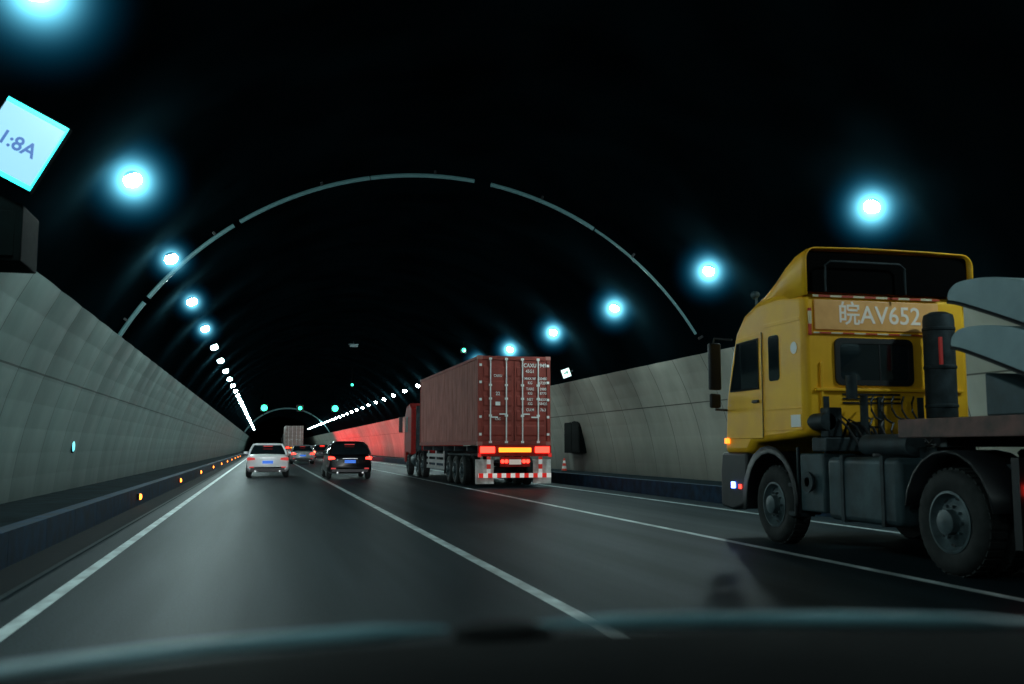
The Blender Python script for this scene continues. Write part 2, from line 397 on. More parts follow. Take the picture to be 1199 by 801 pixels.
# ------------------------------------------------------------------ container lorries
def container_truck(loc,label,mc,md,detail=True,cab=M_RED):
    T=thing('container_truck',label,'truck',loc)
    z0,z1,L=1.36,4.25,12.19
    c=MB()
    for sx in (-1,1):
        X=1.20*sx; pts=[]; y=.16
        while y<L-.2:
            for dy,off in ((0,0),(.085,0),(.14,-.07),(.225,-.07)):
                pts.append((X+off*sx,y+dy))
            y+=.28
        pts.append((X,L-.14))
        vs=[];fs=[]
        for i,(px,py) in enumerate(pts):
            vs+=[(px,py,z0+.14),(px,py,z1-.1)]
            if i: fs.append((2*i-2,2*i,2*i+1,2*i-1))
        c.add(vs,fs)
    vs=[(-1.17,0.05,z1-.05),(1.17,.05,z1-.05),(1.17,L-.05,z1-.05),(-1.17,L-.05,z1-.05)]
    c.add(vs,[(0,1,2,3)]); c.box(-1.17,1.17,L-.08,L-.04,z0+.1,z1-.06); c.box(-1.15,1.15,.1,L-.1,z0+.02,z0+.1)
    cont=c.build('container',mc,T)
    f=MB()
    for sx in (-1,1):
        xa,xb=(1.22,1.10) if sx>0 else (-1.22,-1.10)
        f.box(min(xa,xb),max(xa,xb),0,.12,z0+.0,z1)
        f.box(min(xa,xb),max(xa,xb),L-.12,L,z0,z1)
        f.box(min(xa,xb),max(xa,xb),.12,L-.12,z1-.11,z1-.01)
        f.box(min(xa,xb),max(xa,xb),.12,L-.12,z0,z0+.14)
    f.box(-1.1,1.1,0.0,.12,z1-.13,z1-.005); f.box(-1.1,1.1,0,.12,z0,z0+.13); f.box(-1.1,1.1,L-.12,L,z1-.12,z1-.005)
    f.build('container_frame',md,cont,bevel=.01)
    for sx in (-1,1):
        for yy in (-.005,L-.165):
            for zz in (z0-.004,z1-.112): MB().box(sx*1.225-(.165 if sx>0 else 0),sx*1.225+(0 if sx>0 else .165),yy,yy+.17,zz,zz+.118).build('corner_casting',mc,cont)
    for sx in (-1,1):
        d=MB(); xa,xb=(.012,1.09) if sx>0 else (-1.09,-.012)
        d.box(xa,xb,.045,.08,z0+.14,z1-.14)
        nb=5; H=(z1-z0-.5)/nb
        for i in range(nb):
            za=z0+.28+i*H; d.prism([(.046,za),(.022,za+.06),(.022,za+H-.16),(.046,za+H-.10)],xa+.08,xb-.08,'x')
        d.build('container_door',md,cont)
        for q in (.27,.80):
            xx=sx*q
            r_=MB(); r_.tube([(xx,-.005,z0+.08),(xx,-.005,z1-.06)],.022,8)
            for zz in (z0+.1,z1-.1,z0+.95,z1-.95,z0+1.5): r_.box(xx-.05,xx+.05,-.015,.03,zz-.035,zz+.035)
            if q<.5: r_.box(min(xx,xx+.24*sx),max(xx,xx+.24*sx),-.035,-.02,z0+.98,z0+1.02)
            else: r_.box(min(xx,xx-.24*sx),max(xx,xx-.24*sx),-.035,-.02,z0+.88,z0+.92)
            r_.build('locking_bar',M_LETTER,cont)
        for i in range(5):
            zz=z0+.35+i*.56; MB().box(sx*1.13-.04,sx*1.13+.04,-.02,.0,zz-.04,zz+.04).build('door_hinge',M_LETTER,cont)
    if detail:
        rot=(R(90),0,0)
        rows=[(.53,3.95,'CAXU',.14),(.97,3.95,'949',.14),(.53,3.76,'45G1',.12),(.53,3.52,'MAX.W',.10),(.97,3.52,'30480',.10),(.53,3.38,'KG',.10),(.97,3.38,'67200',.10),
              (.53,3.18,'TARE',.10),(.97,3.18,'3980',.10),(.53,3.04,'KG',.10),(.97,3.04,'8770',.10),(.53,2.84,'NET',.10),(.97,2.84,'26500',.10),(.53,2.70,'KG',.10),(.97,2.70,'58420',.10),(.53,2.50,'CU.M',.10),(.97,2.50,'76.3',.10),
              (-.55,3.60,'CAXU',.09),(-.55,3.02,'22',.13),(-.55,2.2,'CSC',.09)]
        for x,z,s,sz in rows: text('lettering',s,sz*1.25,M_LETTER,cont,(x,.015,z),rot,sx=.9,off=.008)
        l=MB(); l.box(-.63,-.47,.012,.018,2.64,2.76); l.build('data_plate',M_LETTER,cont)
    ch=MB()
    for sx in (-.5,.5):
        ch.box(sx-.07,sx+.07,.0,11.9,1.0,1.34)
    for yy in (.1,2.0,4.3,6.5,9.0,11.5): ch.box(-1.15,1.15,yy,yy+.14,1.16,1.338)
    for yy in (2.6,3.9,5.2): ch.cyl((-.95,yy,.5),.07,1.9,'x',12); ch.box(-.6,-.4,yy-.3,yy+.3,.6,.72); ch.box(.4,.6,yy-.3,yy+.3,.6,.72)
    for sx in (-.8,.8): ch.box(sx-.06,sx+.06,8.0,8.14,.25,1.2)
    ch.box(-.4,.4,11.9,16.8,.75,.98)
    ch.build('chassis',M_STEEL,T)
    MB().box(-1.22,1.22,-.06,-.002,1.0,1.355).build('rear_beam',M_RED,T,bevel=.01)
    MB().box(-.54,.54,-.10,-.062,1.13,1.28).build('light_board',M_YLED,T,bevel=.01)
    for sx in (-1,1):
        MB().box(sx*.91-.24,sx*.91+.24,-.10,-.062,1.11,1.31).build('tail_lamp',M_TAIL,T,bevel=.01)
        MB().box(sx*1.17-.05,sx*1.17+.05,-.11,-.062,.98,1.10).build('reflector',M_TAILDIM,T)
        MB().box(sx*.86-.06,sx*.86+.06,-.05,.0,.42,.99).build('bumper_bracket',M_REDWHITEV,T)
        fl=MB(); fl.prism([(-.0,0.12),(.03,.12),(.05,.90),(.02,.90)],sx*.96-.3,sx*.96+.3,'x'); fl.build('mudflap',M_FLAP,T,loc=(0,.12,0))
    MB().box(-.5,.5,-.09,-.03,.66,.98).build('lamp_box',M_RED,T,bevel=.01)
    for i,xx in enumerate((-.42,.42,-.29,.29)):
        MB().cyl((xx,-.12,.84),.062,.03,'y',16).build('tail_lamp',M_TAIL,T)
    MB().box(-.2,.2,-.10,-.092,.74,.90).build('number_plate',M_PLATE if detail else M_LETTER,T)
    MB().box(-1.2,1.2,-.10,-.04,.32,.46).build('bumper',M_REDWHITE,T)
    for yy in (2.6,3.9,5.2):
        for sx in (-1,1):
            wheel(T,sx*1.22,yy,.5,.27,sx)
            if detail and yy<3: wheel(T,sx*.90,yy,.5,.27,sx)
    for yy in (11.4,12.75):
        for sx in (-1,1): wheel(T,sx*1.22,yy,.5,.27,sx)
    for sx in (-1,1): wheel(T,sx*1.2,16.0,.5,.27,sx)
    for sx in (-1,1):
        gr=MB()
        for zz in (.45,.68,.91): gr.box(sx*1.2-.02,sx*1.2+.02,6.2,10.2,zz,zz+.13)
        for yy in (6.4,8.2,10.0): gr.box(sx*1.17-.02,sx*1.17+.02,yy,yy+.06,.45,1.15)
        gr.build('side_guard',M_SILVER,T)
        mg=MB()
        pts=[]
        for yy in (11.4,12.75):
            for k in range(9): a=R(20+140*k/8); pts.append((yy-.6*math.cos(a),.5+.62*math.sin(a)))
        vs=[];fs=[]
        for i,(py,pz) in enumerate(pts):
            vs+=[(sx*.92,py,pz),(sx*1.23,py,pz)]
            if i: fs.append((2*i-2,2*i-1,2*i+1,2*i))
        mg.add(vs,fs); mg.build('mudguard',M_BLACK,T,solid=.02)
        MB().lathe([(0,0),(.28,.0),(.31,.04),(.31,1.06),(.28,1.1),(0,1.1)],(sx*.93,13.7,.72),'y',20).build('fuel_tank',M_TANK,T,smooth=True)
    cb=MB(); cb.prism([(14.7,.95),(14.7,3.1),(15.3,3.35),(16.3,3.25),(16.75,2.9),(17.0,1.9),(17.05,.6),(16.55,.55),(16.4,1.0),(15.6,1.05),(15.4,.95)],-1.24,1.24,'x')
    cabo=cb.build('cab',cab,T,bevel=.07)
    for sx in (-1,1):
        MB().prism([(15.75,2.0),(15.8,2.75),(16.4,2.72),(16.72,2.0)],sx*1.235,sx*1.252,'x').build('side_window',M_BLACK,cabo)
        MB().box(sx*1.42-.09,sx*1.42+.09,16.95,17.05,2.0,2.75).tube([(sx*1.2,16.9,2.8),(sx*1.42,17,2.7)],.02).build('mirror',M_BLACK,cabo,bevel=.02)
    MB().box(-.6,.6,14.68,14.699,2.1,2.6).build('rear_window',M_GLASS,cabo)
    MB().box(-1.05,-.8,14.3,14.55,1.0,3.2).build('exhaust_stack',M_STEEL,T,bevel=.05)
    return T
container_truck((7.90,31.4,0),'articulated lorry with corrugated brown shipping container, rear doors and yellow light board showing',M_CONT,M_CONTD)
container_truck((4.25,143,0),'distant pale container lorry between the white car and the black car, far down the tunnel',M_CONT2,M_CONT2,False,M_GREYP)

# ------------------------------------------------------------------ yellow tractor unit
T=thing('yellow_truck','yellow tractor unit with roof fairing and white number on the back of its cab','truck',(8.0,9.03,0))
body=MB()
prof=[(2.5,1.45),(2.5,3.3),(3.1,3.38),(3.75,3.36),(4.15,3.22),(4.42,2.98),(4.62,2.5),(4.78,2.0),(4.86,1.2),(4.1,1.2),(3.95,1.35),(3.0,1.4)]
body.prism(prof,-1.24,1.24,'x')
cab=body.build('cab',M_YEL,T,bevel=.09)
fa=MB(); loops=[]
for y,h,hw in ((4.05,3.34,1.10),(3.7,3.44,1.14),(3.35,3.58,1.18),(3.0,3.74,1.21),(2.72,3.84,1.23),(2.5,3.875,1.24),(2.36,3.87,1.245)):
    z0=3.26; r=min(.14,(h-z0)*.6); pts=[(-hw,y,z0),(-hw,y,h-r)]
    for k in range(1,5):
        a=R(180-22.5*k); pts.append((-hw+r+r*math.cos(a),y,h-r+r*math.sin(a)))
    q=[(-p[0],p[1],p[2]) for p in pts][::-1]
    mid=[(-hw*.4,y,h+.015),(hw*.4,y,h+.015)]
    loops.append(pts+mid+q)
fa.loft(loops,cap=False,close=False)
fair=fa.build('roof_fairing',M_YEL,T,smooth=True,solid=.015)
MB().box(-1.215,1.215,2.44,2.46,3.31,3.845).build('fairing_shade',M_DASH,fair)  # black sheet across the open rear, stands in for shade inside the fairing
MB().tube([(-1.0,2.33,3.30),(-1.0,2.33,3.64),(-.92,2.33,3.70),(.1,2.33,3.70),(.18,2.33,3.64),(.18,2.33,3.30)],.015).build('roof_rail',M_STEEL,fair,smooth=True)
MB().box(-1.08,.78,2.478,2.498,2.82,3.22).build('back_panel',M_YEL2,cab,bevel=.01)
for a_,b_ in ((3.25,3.278),(2.77,2.79)): MB().box(-1.10,.80,2.470,2.486,a_,b_).build('reflective_tape',M_TAPE,cab)
for a_,b_ in ((-1.17,-1.13),(.80,.84)): MB().box(a_,b_,2.470,2.496,2.75,3.10).build('reflective_tape',M_TAPEV,cab)
text('cab_number','皖AV652',.33,M_NUM,cab,(-.12,2.474,3.02),sx=1.0,off=.010)
fr=MB(); 
o_=rrect(-.80,.36,2.10,2.72,.09); i_=rrect(-.73,.29,2.17,2.65,.06)
fr.loft([[(x,2.470,z) for x,z in o_],[(x,2.470,z) for x,z in i_]],cap=False).loft([[(x,2.499,z) for x,z in o_],[(x,2.470,z) for x,z in o_]],cap=False)
fr.loft([[(x,2.470,z) for x,z in i_],[(x,2.497,z) for x,z in i_]],cap=False)
wf=fr.build('rear_window',M_BLACK,cab)
MB().prism(rrect(-.73,.29,2.17,2.65,.06),2.484,2.494,'y').build('pane',M_GLASS,wf)
MB().box(-.15,-.13,2.478,2.483,2.17,2.65).build('divider',M_BLACK,wf)
for i in range(4): MB().box(-.7,.15,2.484,2.499,1.86+i*.055,1.885+i*.055).build('vent_louvre',M_BLACK,cab)
for xx in (-1.0,.6): MB().box(xx-.02,xx+.02,2.47,2.498,1.5,2.4).build('pressing_rib',M_YEL,cab,bevel=.008)
MB().box(-1.1,1.1,2.46,2.498,2.02,2.06).build('pressing_rib',M_YEL,cab,bevel=.008)
for sx in (-1,1):
    d=MB(); d.prism([(3.62,1.42),(3.60,2.9),(4.36,2.88),(4.66,2.05),(4.74,1.42)],sx*1.238,sx*1.252,'x')
    door=d.build('door',M_YEL,cab,bevel=.01)
    a,b_=sorted((sx*1.251,sx*1.259))
    MB().prism([(3.70,2.12),(3.70,2.82),(4.32,2.80),(4.56,2.12)],a,b_,'x').build('side_window',M_GLASS,door)
    fr=MB(); P=[(3.70,2.12),(3.70,2.82),(4.32,2.80),(4.56,2.12)]
    fr.tube([(sx*1.26,*p) for p in P],.016,6,True); fr.build('window_seal',M_BLACK,door)
    MB().tube([(sx*1.257,3.605,1.44),(sx*1.257,3.59,2.90)],.006,6).build('door_gap',M_BLACK,door)
    MB().box(min(sx*1.255,sx*1.285),max(sx*1.255,sx*1.285),3.70,3.88,1.92,1.96).build('door_handle',M_BLACK,door,bevel=.008)
    MB().prism(rrect(3.14,3.42,2.2,2.82,.05),sx*1.236,sx*1.249,'x').build('sleeper_window',M_GLASS,cab)
    mo=MB().box(sx*1.42-.10,sx*1.42+.10,4.72,4.80,2.15,2.86).build('mirror',M_BLACK,T,bevel=.03)
    MB().box(sx*1.42-.09,sx*1.42+.09,4.73,4.79,1.88,2.1).build('mirror',M_BLACK,T,bevel=.03)
    MB().tube([(sx*1.2,4.6,2.9),(sx*1.42,4.75,2.93),(sx*1.45,4.76,2.8)],.02).build('mirror_arm',M_BLACK,mo)
    MB().tube([(sx*1.22,4.75,1.85),(sx*1.42,4.76,1.86)],.02).build('mirror_arm',M_BLACK,mo)
    MB().lathe([(0,-.05),(.04,-.04),(.06,.06),(0,.08)],(sx*1.1,4.0,3.5),'y',14).tube([(sx*1.1,4.0,3.32),(sx*1.1,4.0,3.48)],.018).build('roof_lamp',M_TANK,T,smooth=True)
    MB().box(min(sx*1.24,sx*1.275),max(sx*1.24,sx*1.275),4.66,4.78,1.35,1.43).build('side_indicator',emi('indicator_amber',(1,.25,.02),2.5,(.7,.3,.05)),cab,bevel=.008)
    g=MB(); pts=[]
    for k in range(13): a=R(-12+204*k/12); pts.append((3.47-.66*math.cos(a),.56+.66*math.sin(a)))
    vs=[];fs=[]
    for i,(py,pz) in enumerate(pts):
        q=Vector((py-3.47,pz-.56)).normalized()*.10
        vs+=[(sx*.88,py,pz),(sx*1.26,py,pz),(sx*1.27,py+q.x,pz+q.y)]
        if i:
            for j in (0,1): fs.append((3*i-3+j,3*i-2+j,3*i+1+j,3*i+j))
    g.add(vs,fs); g.build('front_mudguard',M_BLACK,T,smooth=True,solid=.02)
    st=MB(); st.prism([(4.15,.48),(4.15,1.22),(4.92,1.22),(4.98,.95),(4.98,.42),(4.6,.38)],sx*1.0,sx*1.25,'x')
    st.build('bumper_corner',M_BLACK,T,bevel=.04)
    wheel(T,sx*1.20,3.47,.52,.30,sx)
    wheel(T,sx*1.22,-.16,.54,.28,sx); wheel(T,sx*.90,-.16,.54,.28,sx)
    g=MB(); pts=[]
    for k in range(11): a=R(8+164*k/10); pts.append((-.16-.665*math.cos(a),.57+.67*math.sin(a)))
    vs=[];fs=[]
    for i,(py,pz) in enumerate(pts):
        vs+=[(sx*.6,py,pz),(sx*1.24,py,pz)]
        if i: fs.append((2*i-2,2*i-1,2*i+1,2*i))
    g.add(vs,fs); g.build('rear_mudguard',M_BLACK,T,smooth=True,solid=.03)
MB().box(-1.0,1.0,4.6,4.95,.4,1.2).build('bumper',M_BLACK,T,bevel=.03)
MB().box(-1.268,-1.252,4.50,4.60,.70,.79).build('side_marker',emi('blue_marker',(.12,.2,1),14),T)
MB().box(-1.268,-1.252,4.30,4.36,.70,.76).build('side_marker',M_TAIL,T)
MB().box(-1.22,-.75,2.15,2.72,.48,1.22).build('battery_box',M_TANK,T,bevel=.03)
MB().lathe([(0,0),(.11,0),(.13,-.02),(.13,-.05),(0,-.05)],(-1.25,2.42,.86),'x',24).build('filter_cap',M_STEEL,T,smooth=True)
MB().lathe([(0,0),(.05,0),(.06,-.03),(.0,-.03)],(-1.27,2.42,.86),'x',18).build('filter_hub',M_SILVER,T,smooth=True)
MB().box(-1.24,-.65,.62,2.05,.42,1.18).build('fuel_tank',M_TANK,T,bevel=.07)
for yy in (.9,1.7): MB().box(-1.255,-.63,yy-.03,yy+.03,.41,1.20).build('tank_strap',M_STEEL,T)
MB().lathe([(0,0),(.07,0),(.08,.02),(.07,.05),(0,.05)],(-1.0,1.3,1.175),'z',18).build('tank_cap',M_BLACK,T,smooth=True)
MB().box(-1.235,-1.0,2.74,3.0,.40,.46).box(-1.235,-1.0,2.74,3.0,.78,.83).box(-1.235,-1.2,2.74,2.78,.40,1.3).build('step',M_STEEL,T,bevel=.01)
MB().box(.65,1.24,.62,2.6,.42,1.18).build('fuel_tank',M_TANK,T,bevel=.07)
MB().box(-1.2,-.5,2.1,2.45,1.24,1.42).box(-1.1,-.9,2.2,2.4,1.42,1.8).box(-.7,-.5,2.2,2.4,1.42,1.62).build('valve_block',M_STEEL,T,bevel=.02)
MB().cyl((-1.1,2.2,1.62),.11,.4,'y',18).build('air_bottle',M_STEEL,T,smooth=True)
MB().cyl((-.82,2.1,1.9),.07,.3,'z',12).build('air_bottle',M_STEEL,T,smooth=True)
MB().cyl((-.62,2.15,1.55),.05,.4,'z',12).build('air_bottle',M_STEEL,T,smooth=True)
MB().cyl((-.95,.7,1.32),.13,.9,'y',18).build('air_bottle',M_STEEL,T,smooth=True)
for j in range(6):
    x0=-.55+.15*j; pts=[]
    for k in range(40):
        t=k/39; pts.append((x0+.05*math.cos(k*1.1)+.1*t,2.35-1.2*t,1.95-.55*math.sin(PI*t)*(1.0+.1*(j%3))-.35*t+.05*math.sin(k*1.1)))
    MB().tube(pts,.014,6).build('air_hose',M_BLACK,T,smooth=True)
for j in range(5):
    pts=[(-1.05+.12*j,2.44,1.3+.1*(j%2)),(-1.0+.13*j,2.3,1.75-.05*j),(-.9+.12*j,2.1,1.55),(-.85+.1*j,1.8,1.2)]
    MB().tube(pts,.018,6).build('brake_line',M_BLACK,T,smooth=True)
c=MB()
for sx in (-.42,.42): c.box(sx-.05,sx+.05,-2.2,4.6,.78,1.06)
for yy in (-1.9,-.7,.6,1.9,3.0): c.box(-.4,.4,yy,yy+.12,.82,1.02)
for yy in (-.16,3.47): c.cyl((-1.0,yy,.52),.09,2.0,'x',14)
c.cyl((-.3,-.3,.52),.26,.6,'x',18)
for sx in (-.55,.55): c.box(sx-.06,sx+.06,-1.6,.5,.66,.78)
c.build('chassis',M_STEEL,T)
MB().box(-.85,.85,-.9,1.9,1.08,1.13).box(-.9,-.4,.4,1.2,1.13,1.3).build('deck_plate',M_STEEL,T,bevel=.01)
MB().lathe([(0,.0),(.48,.0),(.5,.04),(.46,.08),(0,.08)],(0,-.5,1.2),'z',30).box(-.4,.4,-.8,-.2,1.08,1.2).build('coupling_plate',M_STEEL,T,smooth=True)
s=MB(); s.lathe([(0,0),(.16,.0),(.195,.04),(.195,1.30),(.18,1.37),(.10,1.41),(0,1.42)],(.52,2.15,1.64),'z',26)
for zz in (1.8,2.3,2.8): s.lathe([(.196,0),(.205,.01),(.205,.04),(.196,.05)],(.52,2.15,zz),'z',26,cap=False)
s.build('exhaust_silencer',M_STEEL,T,smooth=True)
MB().box(.36,.40,1.925,1.955,2.35,2.70).build('reflector',emi('stack_reflector',(.6,.05,.04),.10,(.3,.02,.02)),T)
MB().lathe([(0,0),(.15,0),(.16,.02),(.16,.46),(0,.46)],(.45,2.2,1.15),'z',18).build('air_dryer',M_BLACK,T,smooth=True)
for k,xx in enumerate((-1.0,-.2,.4)): MB().box(xx,xx+.08,2.46,2.49,1.14,1.95).build('bracket',M_STEEL,T)
MB().box(-1.248,-1.240,2.62,2.86,1.56,1.72).build('cab_sticker',M_LETTER,cab)
MB().lathe([(0,0),(.08,0),(.08,-.006),(0,-.006)],(-1.243,2.74,2.60),'x',20).build('cab_emblem',M_LETTER,cab)
for kk,(zz,hh) in enumerate(((2.95,.05),(1.80,.02),(1.52,.02))):
    MB().box(-1.247,-1.238,2.58,3.55,zz,zz+hh).build('side_stripe',M_YEL,cab,bevel=.003)
MB().box(-1.2,-.6,-1.15,-1.05,.35,1.2).build('mudflap',M_BLACK,T)
MB().box(-1.15,-1.0,-1.19,-1.152,.85,.95).build('tail_lamp',M_TAIL,T)

# trailer with its load
TR=thing('low_trailer','dark trailer with rusty brown side beam coupled behind the yellow tractor','trailer',(8.0,9.03,0))
for a_,b_ in ((-1.22,-1.10),(1.10,1.22)): MB().box(a_,b_,-7,.62,1.40,1.60).build('side_beam',M_RUSTB,TR,bevel=.01)
MB().box(-1.1,1.1,.5,.62,1.40,1.60).build('front_beam',M_RUSTB,TR,bevel=.01)
d=MB(); d.box(-1.1,1.1,-7,.5,1.44,1.54)
for yy in (-6,-4.5,-3,-1.5,0): d.box(-1.08,1.08,yy,yy+.1,1.30,1.438)
d.build('deck',M_STEEL,TR)
def smooth_curve(pts,n=6):
    out=[]
    P=[pts[0]]+pts+[pts[-1]]
    for i in range(1,len(P)-2):
        for k in range(n):
            t=k/n; p0,p1,p2,p3=P[i-1],P[i],P[i+1],P[i+2]
            out.append(tuple(.5*((2*p1[j])+(-p0[j]+p2[j])*t+(2*p0[j]-5*p1[j]+4*p2[j]-p3[j])*t*t+(-p0[j]+3*p1[j]-3*p2[j]+p3[j])*t**3) for j in (0,1)))
    out.append(pts[-1]); return out
top=[(8.90,2.84),(8.86,2.93),(8.70,2.99),(8.3,2.97),(7.85,2.87),(7.2,2.62),(6.75,2.38)]
bot=[(6.75,1.95),(7.2,2.17),(7.85,2.43),(8.3,2.60),(8.70,2.74),(8.86,2.78)]
def slab(dy,dz,cut,label):
    tp=[p for p in smooth_curve(top) if p[0]>=cut]; bt=[p for p in smooth_curve(bot) if p[0]>=cut]
    S=thing('curved_slab',label,'slab',(8.1,8.8+dy,2.4+dz),group='pale curved slabs stacked on the trailer')
    pr=[(y-8.8,z-2.4) for y,z in tp+bt]
    MB().prism(pr,-1.20,1.20,'x').build('slab_body',M_SLAB,S,bevel=.03)
    for sx in (-1,1):
        MB().tube([(sx*1.215,y-8.8,z-2.4+.02) for y,z in bt],.022,6).build('slab_edge',M_BLACK,S,smooth=True)
slab(0,0,6.75,'upper pale curved slab of the stack on the trailer at the right edge')
slab(-.02,-.48,7.28,'lower pale curved slab of the stack on the trailer at the right edge')
CR=tag(MB().prism([(.32,.002),(.32,.44),(-.2,.25),(-.62,.06),(-.62,.002)],-1.05,1.0,'x').build('load_cradle',M_TANK,bevel=.02),'dark grey wedge cradle between the trailer deck and the pale slabs','cradle')
CR.location=(8.05,8.2,1.605)

# ------------------------------------------------------------------ cars
def car(loc,label,paint,suv=False,tail=M_TAIL,plate=M_BLUEPL,hot=False):
    C=thing('car',label,'car',loc)
    L=4.7 if not suv else 4.6
    zs=(lambda y: .98 if y<.9 else (.93 if y<3.3 else .93-.23*((y-3.3)/1.4)**1.5)) if not suv else (lambda y: 1.02 if y<3.3 else 1.0-.2*((y-3.3)/1.3)**1.6)
    z0=.24
    st=[(0,.74,.42,.86),(.05,.84,.32,.93),(.25,.89,z0,.98),(.9,.91,z0,None),(1.8,.915,z0,None),(2.8,.915,z0,None),(3.4,.90,z0,None),(4.1,.87,z0,None),(4.5,.80,.3,None),(L,.62,.38,None)]
    loops=[]
    for y,hw,zb,zt in st:
        zt=zt or zs(y)
        half=[(hw*.86,zb),(hw*.98,zb+.10),(hw,zb+.22),(hw*.985,.62),(hw*.965,.72),(hw*.93,zt-.06),(hw*.84,zt),(hw*.4,zt+.025)]
        loops.append([(x,y,z) for x,z in half]+[(-x,y,z) for x,z in half[::-1]])
    MB().loft(loops).build('body',paint,C,smooth=True)
    H=1.46 if not suv else 1.54
    if not suv: gl=[(.60,3.62,.80,.93),(.78,3.35,.79,1.05),(1.15,2.95,.70,1.27),(1.48,2.70,.62,H-.05)]
    else: gl=[(.16,3.75,.82,1.0),(.26,3.5,.80,1.12),(.48,3.1,.70,1.36),(.78,2.8,.58,H-.06)]
    loops=[[(x,y,z) for x,y in rrect(-hw,hw,ya,yb,.12,3)] for ya,yb,hw,z in gl]
    MB().loft(loops).build('window',M_GLASS,C,smooth=True)
    ya,yb,hw,z=gl[-1]
    lp=[[(x,y,zz) for x,y in rrect(-h,h,a,b2,.15,3)] for a,b2,h,zz in ((ya-.06,yb+.06,hw+.015,z-.03),(ya-.02,yb+.02,hw-.0,z+.02),(ya+.12,yb-.1,hw-.12,z+.055))]
    MB().loft(lp).build('roof',paint,C,smooth=True)
    for sx in (-1,1):
        for idx in (0,1):
            pts=[(sx*(h-.02),(a_+.03 if idx==0 else b2-.03),zz) for a_,b2,h,zz in gl]
            MB().tube(pts,.045,6).build('pillar',paint,C,smooth=True)
        MB().tube([(sx*(h_ +.004),2.15 if not suv else 2.0,zz) for _,_,h_,zz in gl],.03,6).build('pillar',paint,C,smooth=True)
    for sx in (-1,1):
        t=MB(); zt=.78 if not suv else .84; xi=.52 if not suv else .60
        t.prism([(sx*xi,zt-.02),(sx*.84,zt-.05),(sx*.87,zt+.06),(sx*.78,zt+.09),(sx*(xi+.02),zt+.06)],-.03,.12,'y'); t.build('tail_light',tail,C)
        MB().box(sx*.96-.09,sx*.96+.09,3.05,3.18,.98,1.10).build('mirror',paint,C,bevel=.03)
        MB().box(sx*.66-.09,sx*.66+.09,-.015,.05,.42,.47).build('reflector',M_TAILDIM,C)
        for yy in (.95,3.75): wheel(C,sx*.90,yy,.33,.22,sx,True)
    MB().prism([(-.72,.30),(.72,.30),(.70,.46),(-.70,.46)],.0,.1,'y').build('bumper_trim',M_BLACK,C)
    MB().box(-.22,.22,-.03,-.002,.60 if not suv else .66,.72 if not suv else .78).build('number_plate',plate,C)
    MB().box(-.3,.3,-.015,.03,.83,.85).build('trim_strip',M_SILVER,C)
    MB().box(-.2,.2,gl[2][0]-.03,gl[2][0]+.02,gl[3][3]-.09,gl[3][3]-.06).build('brake_light',M_TAIL if hot else M_TAILDIM,C)
    for sx in (-1,1): MB().cyl((sx*.5,-.03,.28),.035,.12,'y',10).build('exhaust_tip',M_SILVER,C)
    return C
car((.22,43.8,0),'white sedan driving in the left lane',M_WHITE,False,M_TAILDIM)
car((3.42,40.6,0),'black car with red tail lights just right of the lane line',M_BLKP,True,M_TAIL)
car((2.95,77,0),'small silver sedan ahead between the white sedan and the black car',M_SILP,False,M_TAIL)
car((5.25,92,0),'dark car with bright brake lights ahead and right of the black car',M_GREYP,True,M_TAILHOT,hot=True)
car((.3,120,0),'distant dark car far ahead of the white sedan in the left lane',M_GREYP,False,M_TAIL)
car((8.3,104,0),'distant red-lit car in the right lane hidden mostly by the brown container lorry',M_BLKP,False,M_TAILHOT,hot=True)
car((8.1,128,0),'far car with brake lights on in the right lane beside the red-lit wall',M_GREYP,True,M_TAILHOT,hot=True)
car((5.0,112,0),'far sedan with brake lights on behind the distant container lorry',M_SILP,False,M_TAILHOT,hot=True)
# red spots added in place of the queue's brake lights, reddening the right wall
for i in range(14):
    l=bpy.data.lights.new('red_wall_fill','SPOT'); l.energy=1200+110*i; l.color=(1,.006,.012); l.spot_size=R(140); l.spot_blend=1; l.shadow_soft_size=.5
    o=bpy.data.objects.new('red_wall_fill_light',l); COL.objects.link(o); o.location=(6.9,94+6.2*i,1.1); o.rotation_euler=(R(90),0,R(-90))
# dipped headlights of the car the view is taken from
for x in (-.35,.95):
    l=bpy.data.lights.new('headlight','SPOT'); l.energy=6500; l.color=(.92,.97,1); l.spot_size=R(17); l.spot_blend=.9; l.shadow_soft_size=.06
    o=bpy.data.objects.new('headlight_beam',l); COL.objects.link(o); o.location=(x,2.3,.66); o.rotation_euler=(R(91.5),0,R(-3))

# ------------------------------------------------------------------ fittings
S=thing('lit_sign','bluish white glowing tilted sign on the left of the vault, dark digits on it','sign',(-2.52,10.9,4.41),(0,R(27),0))
S.scale=(.84,.84,.84)
MB().box(-.41,.41,.02,.16,-.48,.48).build('sign_box',M_CABINET,S,bevel=.02)
MB().box(-.38,.38,0,.019,-.40,.40).build('sign_face',M_SIGN,S)
for a_,b_ in ((.405,.455),(-.455,-.405)): MB().box(-.38,.38,-.004,.018,a_,b_).build('light_strip',M_SIGNE,S)
MB().box(.385,.405,-.004,.018,-.455,.455).build('light_strip',M_SIGNE,S)
text('sign_text','1:8A',.25,M_SIGNT,S,(.0,-.006,-.02),(R(90),0,0),sx=1.0,ext=.001,off=.02)
K=thing('equipment_cabinet','dark green metal cabinet mounted above the left wall, below the lit sign','cabinet',(-2.80,11.4,3.56))
K.scale=(.85,.85,.85)
MB().prism([(-.7,-.42),(.38,-.42),(.38,.28),(-.1,.5),(-.7,.7)],-.4,.5,'y').build('cabinet_body',M_CABINET,K,bevel=.02)
MB().box(-.60,.30,-.43,-.405,-.36,.2).build('cabinet_door',M_CABINET,K,bevel=.01)
K=thing('wall_marker_light','small cyan oval light low on the left wall','light',(-4.33,25.2,1.32))
